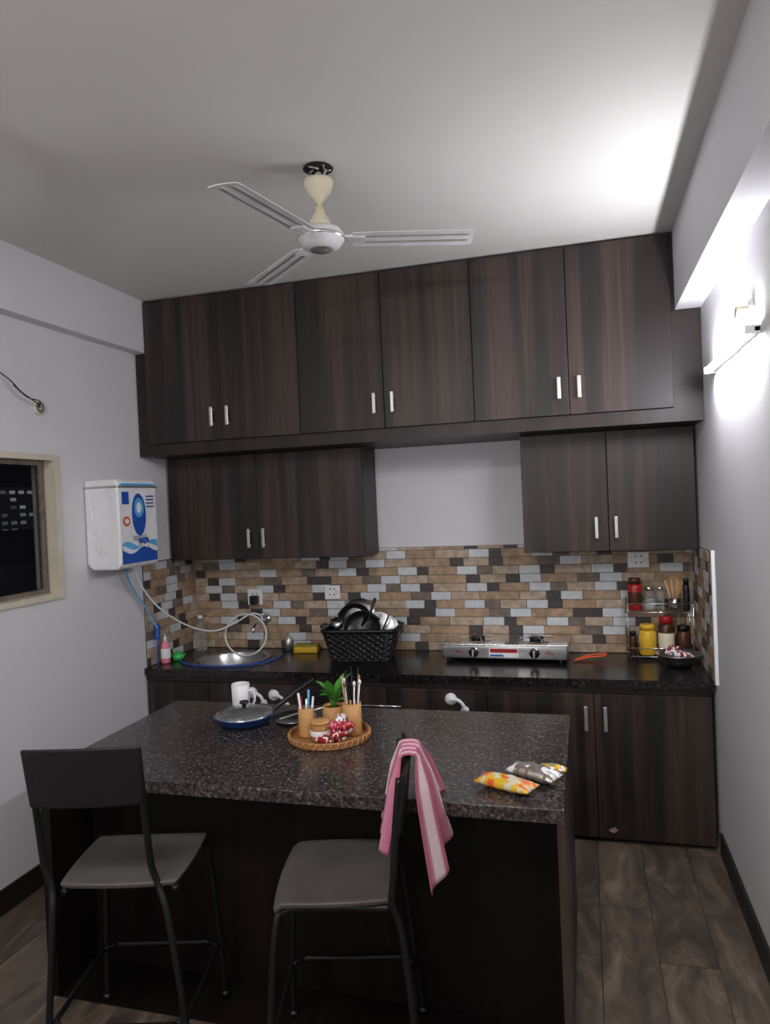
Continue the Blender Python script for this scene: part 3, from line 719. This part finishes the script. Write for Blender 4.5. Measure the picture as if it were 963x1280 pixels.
for k,(x,y,z,r,ms) in enumerate([(.055,-.075,.0,.3,('red','white')),(.085,-.05,.022,1.4,('white','red')),(.04,-.05,.03,2.2,('red','pink')),(.02,-.10,.0,-.3,('red','white')),(.07,-.09,.02,.9,('red','white')),(.06,-.06,.045,.2,('pink','red')),(.09,-.07,.045,.8,('red','pink')),(.06,-.03,.06,1.8,('white','red'))]):
    packet('candy_wrapper_%d'%k,x,y,tz+z,.072,.045,.03,r,[M[ms[0]],M[ms[1]]],ty,0,k+10)
packet('chips_packet',-.262,2.195,IZ+.001,.185,.085,.04,radians(-24),[M['yellow'],M['beige'],M['orange']],None,0,4)
packet('chips_packet',-.185,2.285,IZ+.001,.17,.085,.045,radians(-28),[M['handle'],M['tC'],M['white']],None,0,7)
o=packet('chips_packet',-.13,2.345,IZ+.001,.09,.04,.03,radians(-5),[M['yellow'],M['handle']],None,0,9)

# ------------------------------------------------------------------ chairs
ZS=.60
def chair(loc,rot,HB,ox,lean,sw=.188,sd=.172,seat_z=ZS):
    c=empty('bar_chair',loc,rot)
    n=14;V=[];F=[]
    for s in (1,0):
        for i in range(n+1):
            for j in range(n+1):
                u=i/n*2-1;v=j/n*2-1
                k=.12
                x=u*sqrt(1-k*v*v)*(sw+.005)*(1-.03*(1-v)/2);y=v*sqrt(1-k*u*u)*(sd+.005)
                if v>.8: dz_=-.018*((v-.8)/.2)**2
                else: dz_=0
                dish=-.010*(1-u*u)*(1-v*v)
                V.append((x*(1 if s else .97),y*(1 if s else .97),seat_z+dish+dz_-(0 if s else .018)))
    m=(n+1)*(n+1)
    for i in range(n):
        for j in range(n):
            a=i*(n+1)+j;F.append((a,a+1,a+n+2,a+n+1));F.append((m+a,m+a+n+1,m+a+n+2,m+a+1))
    ed=[i*(n+1) for i in range(n+1)]+[n*(n+1)+j for j in range(1,n+1)]+[i*(n+1)+n for i in range(n-1,-1,-1)]+[j for j in range(n-1,0,-1)]
    for k in range(len(ed)):
        a,b=ed[k],ed[(k+1)%len(ed)];F.append((a,b,m+b,m+a))
    o=obj('seat',V,F,M['seat'],c,True);b=o.modifiers.new('b','BEVEL');b.width=.005;b.segments=2;b.limit_method='ANGLE';b.angle_limit=radians(50)
    r=.0105
    zt=seat_z+HB
    pw=.160
    for s,nm in ((-1,'left'),(1,'right')):
        tube('rear_leg_'+nm,[(s*(sw+.022),-sd-.065,r*.4),(s*(sw+.012),-sd-.045,.22),(s*(pw+.012)+ox*.3,-sd-.018,seat_z-.10),(ox*.7+s*pw,-sd+.006,seat_z-.01),(ox+s*pw,-sd+.0,seat_z+.06),(ox+s*pw,-sd-.012-lean*.4,seat_z+.2),(ox+s*pw,-sd-.028-lean,zt-.02)],r,M['blackm'],c,8)
        tube('front_leg_'+nm,[(s*(sw+.02),sd+.02,r*.4),(s*(sw+.008),sd+.012,.25),(s*(sw-.01),sd-.01,seat_z-.08),(s*(sw-.03),sd-.04,seat_z-.033),(s*(sw-.03),0,seat_z-.029),(s*(sw-.02),-sd+.01,seat_z-.029)],r,M['blackm'],c,8)
        for q,yy in (('r',-sd-.065),('f',sd+.02)):
            lathe('foot_cap_%s_%s'%(nm,q),[(0,0),(.015,0),(.014,.02),(0,.02)],M['black'],c,(s*(sw+(.022 if q=='r' else .02)),yy,.004 if q=='f' else .0035),14)
    z=.20;a,bk_,fr=sw+.010,-sd-.043,sd+.012
    cr=.05
    P=[]
    for cx,cy,a0 in ((a-cr,fr-cr,0),(-a+cr,fr-cr,90),(-a+cr,bk_+cr,180),(a-cr,bk_+cr,270)):
        for k in range(5):
            t=radians(a0+k*22.5);P.append((cx+cr*cos(t),cy+cr*sin(t),z))
    tube('footrest_ring',P,.009,M['blackm'],c,2,True)
    V=[];F=[];n=14;m2=6
    for s in (0,1):
        for i in range(n+1):
            for j in range(m2+1):
                u=i/n*2-1;v=j/m2
                x=ox+u*(pw+.016-.010*(1-v))
                z=zt-.175+.175*v+.004*(1-u*u)*v
                y=-sd-.025-lean-.02*v-.018*(1-u*u)+(.012 if s else 0)
                V.append((x,y,z))
    m=(n+1)*(m2+1)
    for i in range(n):
        for j in range(m2):
            a=i*(m2+1)+j;F.append((a,a+1,a+m2+2,a+m2+1));F.append((m+a,m+a+m2+1,m+a+m2+2,m+a+1))
    ed=[i*(m2+1) for i in range(n+1)]+[n*(m2+1)+j for j in range(1,m2+1)]+[i*(m2+1)+m2 for i in range(n-1,-1,-1)]+[j for j in range(m2-1,0,-1)]
    for k in range(len(ed)):
        a,b=ed[k],ed[(k+1)%len(ed)];F.append((a,b,m+b,m+a))
    o=obj('backrest',V,F,M['back'],c,False);b=o.modifiers.new('b','BEVEL');b.width=.006;b.segments=3;b.limit_method='ANGLE';b.angle_limit=radians(50)
    return c
HB2=.36
c1_=chair((-1.42,1.975,0),radians(14),.43,-.055,.03)
c2_=chair((-.755,2.015,0),radians(104),HB2,-.035,0)

# towel over second chair backrest (in chair local frame)
tw=empty('kitchen_towel',(-.755,2.015,0),radians(104))
def towelmat():
    m,nt,b=newmat('striped_towel')
    uv=N(nt,'ShaderNodeTexCoord');sx=N(nt,'ShaderNodeSeparateXYZ');nt.links.new(uv.outputs['UV'],sx.inputs[0])
    mu=N(nt,'ShaderNodeMath',operation='MULTIPLY');mu.inputs[1].default_value=4;nt.links.new(sx.outputs[0],mu.inputs[0])
    fr=N(nt,'ShaderNodeMath',operation='FRACT');nt.links.new(mu.outputs[0],fr.inputs[0])
    c=ramp(nt,fr.outputs[0],[(0,L((164,84,110))),(.40,L((188,120,142))),(.46,L((210,188,194))),(.74,L((206,176,186))),(.80,L((172,92,118)))])
    nt.links.new(c,b.inputs['Base Color']);b.inputs['Roughness'].default_value=.95
    n=N(nt,'ShaderNodeTexNoise',Scale=350.0);nt.links.new(uv.outputs['Object'],n.inputs['Vector']);bump(nt,b,n.outputs[0],.35,.002)
    return m
NI,NJ=40,50;V=[];F=[]
zt=ZS+HB2+.010
for i in range(NI+1):
    u=i/NI*2-1                   # along the backrest, + = far end
    for j in range(NJ+1):
        v=j/NJ*2-1               # -1 outer side (rear) ... +1 inner side (front)
        lenr=.32-.07*u if v<0 else .275+.0*u
        d_=abs(v)*lenr
        pinch=1-.45*exp(-(d_/.07)**2)
        flare=.12*pinch*(1+.12*d_/.3)
        fold=.018*sin(u*8+1.3*(1 if v>0 else 2))*min(1,d_/.1)
        out=.020+((.030+.06*(u+1)/2*1.3) if v<0 else .06)*(d_/.3)**1.1
        if d_<.02: zz=zt+.004*(1-(d_/.02)**2); yy=(-1 if v<0 else 1)*.020*sin(d_/.02*pi/2)
        else: zz=zt-(d_-.02)*.97; yy=(-1 if v<0 else 1)*(out)+fold
        V.append((u*flare-.045,-.172-.057+yy,zz))
for i in range(NI):
    for j in range(NJ):
        a=i*(NJ+1)+j;F.append((a,a+1,a+NJ+2,a+NJ+1))
t_=obj('cloth',V,F,towelmat(),tw,True)
uvl=t_.data.uv_layers.new(name='UV')
for p in t_.data.polygons:
    for li in p.loop_indices:
        vi=t_.data.loops[li].vertex_index;uvl.data[li].uv=((vi//(NJ+1))/NI,(vi%(NJ+1))/NJ)
sm=t_.modifiers.new('s','SOLIDIFY');sm.thickness=.004;sm.offset=1

# small peeled sticker on the base cabinet door
sk2=empty('door_sticker',(.075,3.5875,.06))
obj('paper',[(-.02,0,0),(.005,-.001,-.012),(.025,-.002,.004),(.01,-.001,.018),(-.008,-.001,.01)],[(0,1,2,3,4)],M['tA'],sk2)

# ------------------------------------------------------------------ world / camera
w_=bpy.data.worlds.new('night');SC.world=w_;w_.use_nodes=True
w_.node_tree.nodes['Background'].inputs[0].default_value=(.012,.012,.02,1);w_.node_tree.nodes['Background'].inputs[1].default_value=.3
cam=bpy.data.cameras.new('camera');co=bpy.data.objects.new('camera',cam);COL.objects.link(co)
cam.sensor_width=36;cam.sensor_height=36;cam.sensor_fit='AUTO';cam.lens=896.56/1280*36;cam.clip_start=.01
Rm=Matrix.Rotation(.2711,4,'Z')@Matrix.Rotation(pi/2-.0160,4,'X')@Matrix.Rotation(-.0435,4,'Z')
co.matrix_world=Matrix.Translation((0,0,1.7))@Rm
SC.camera=co
SC.view_settings.view_transform='Standard'
SC.view_settings.exposure=0
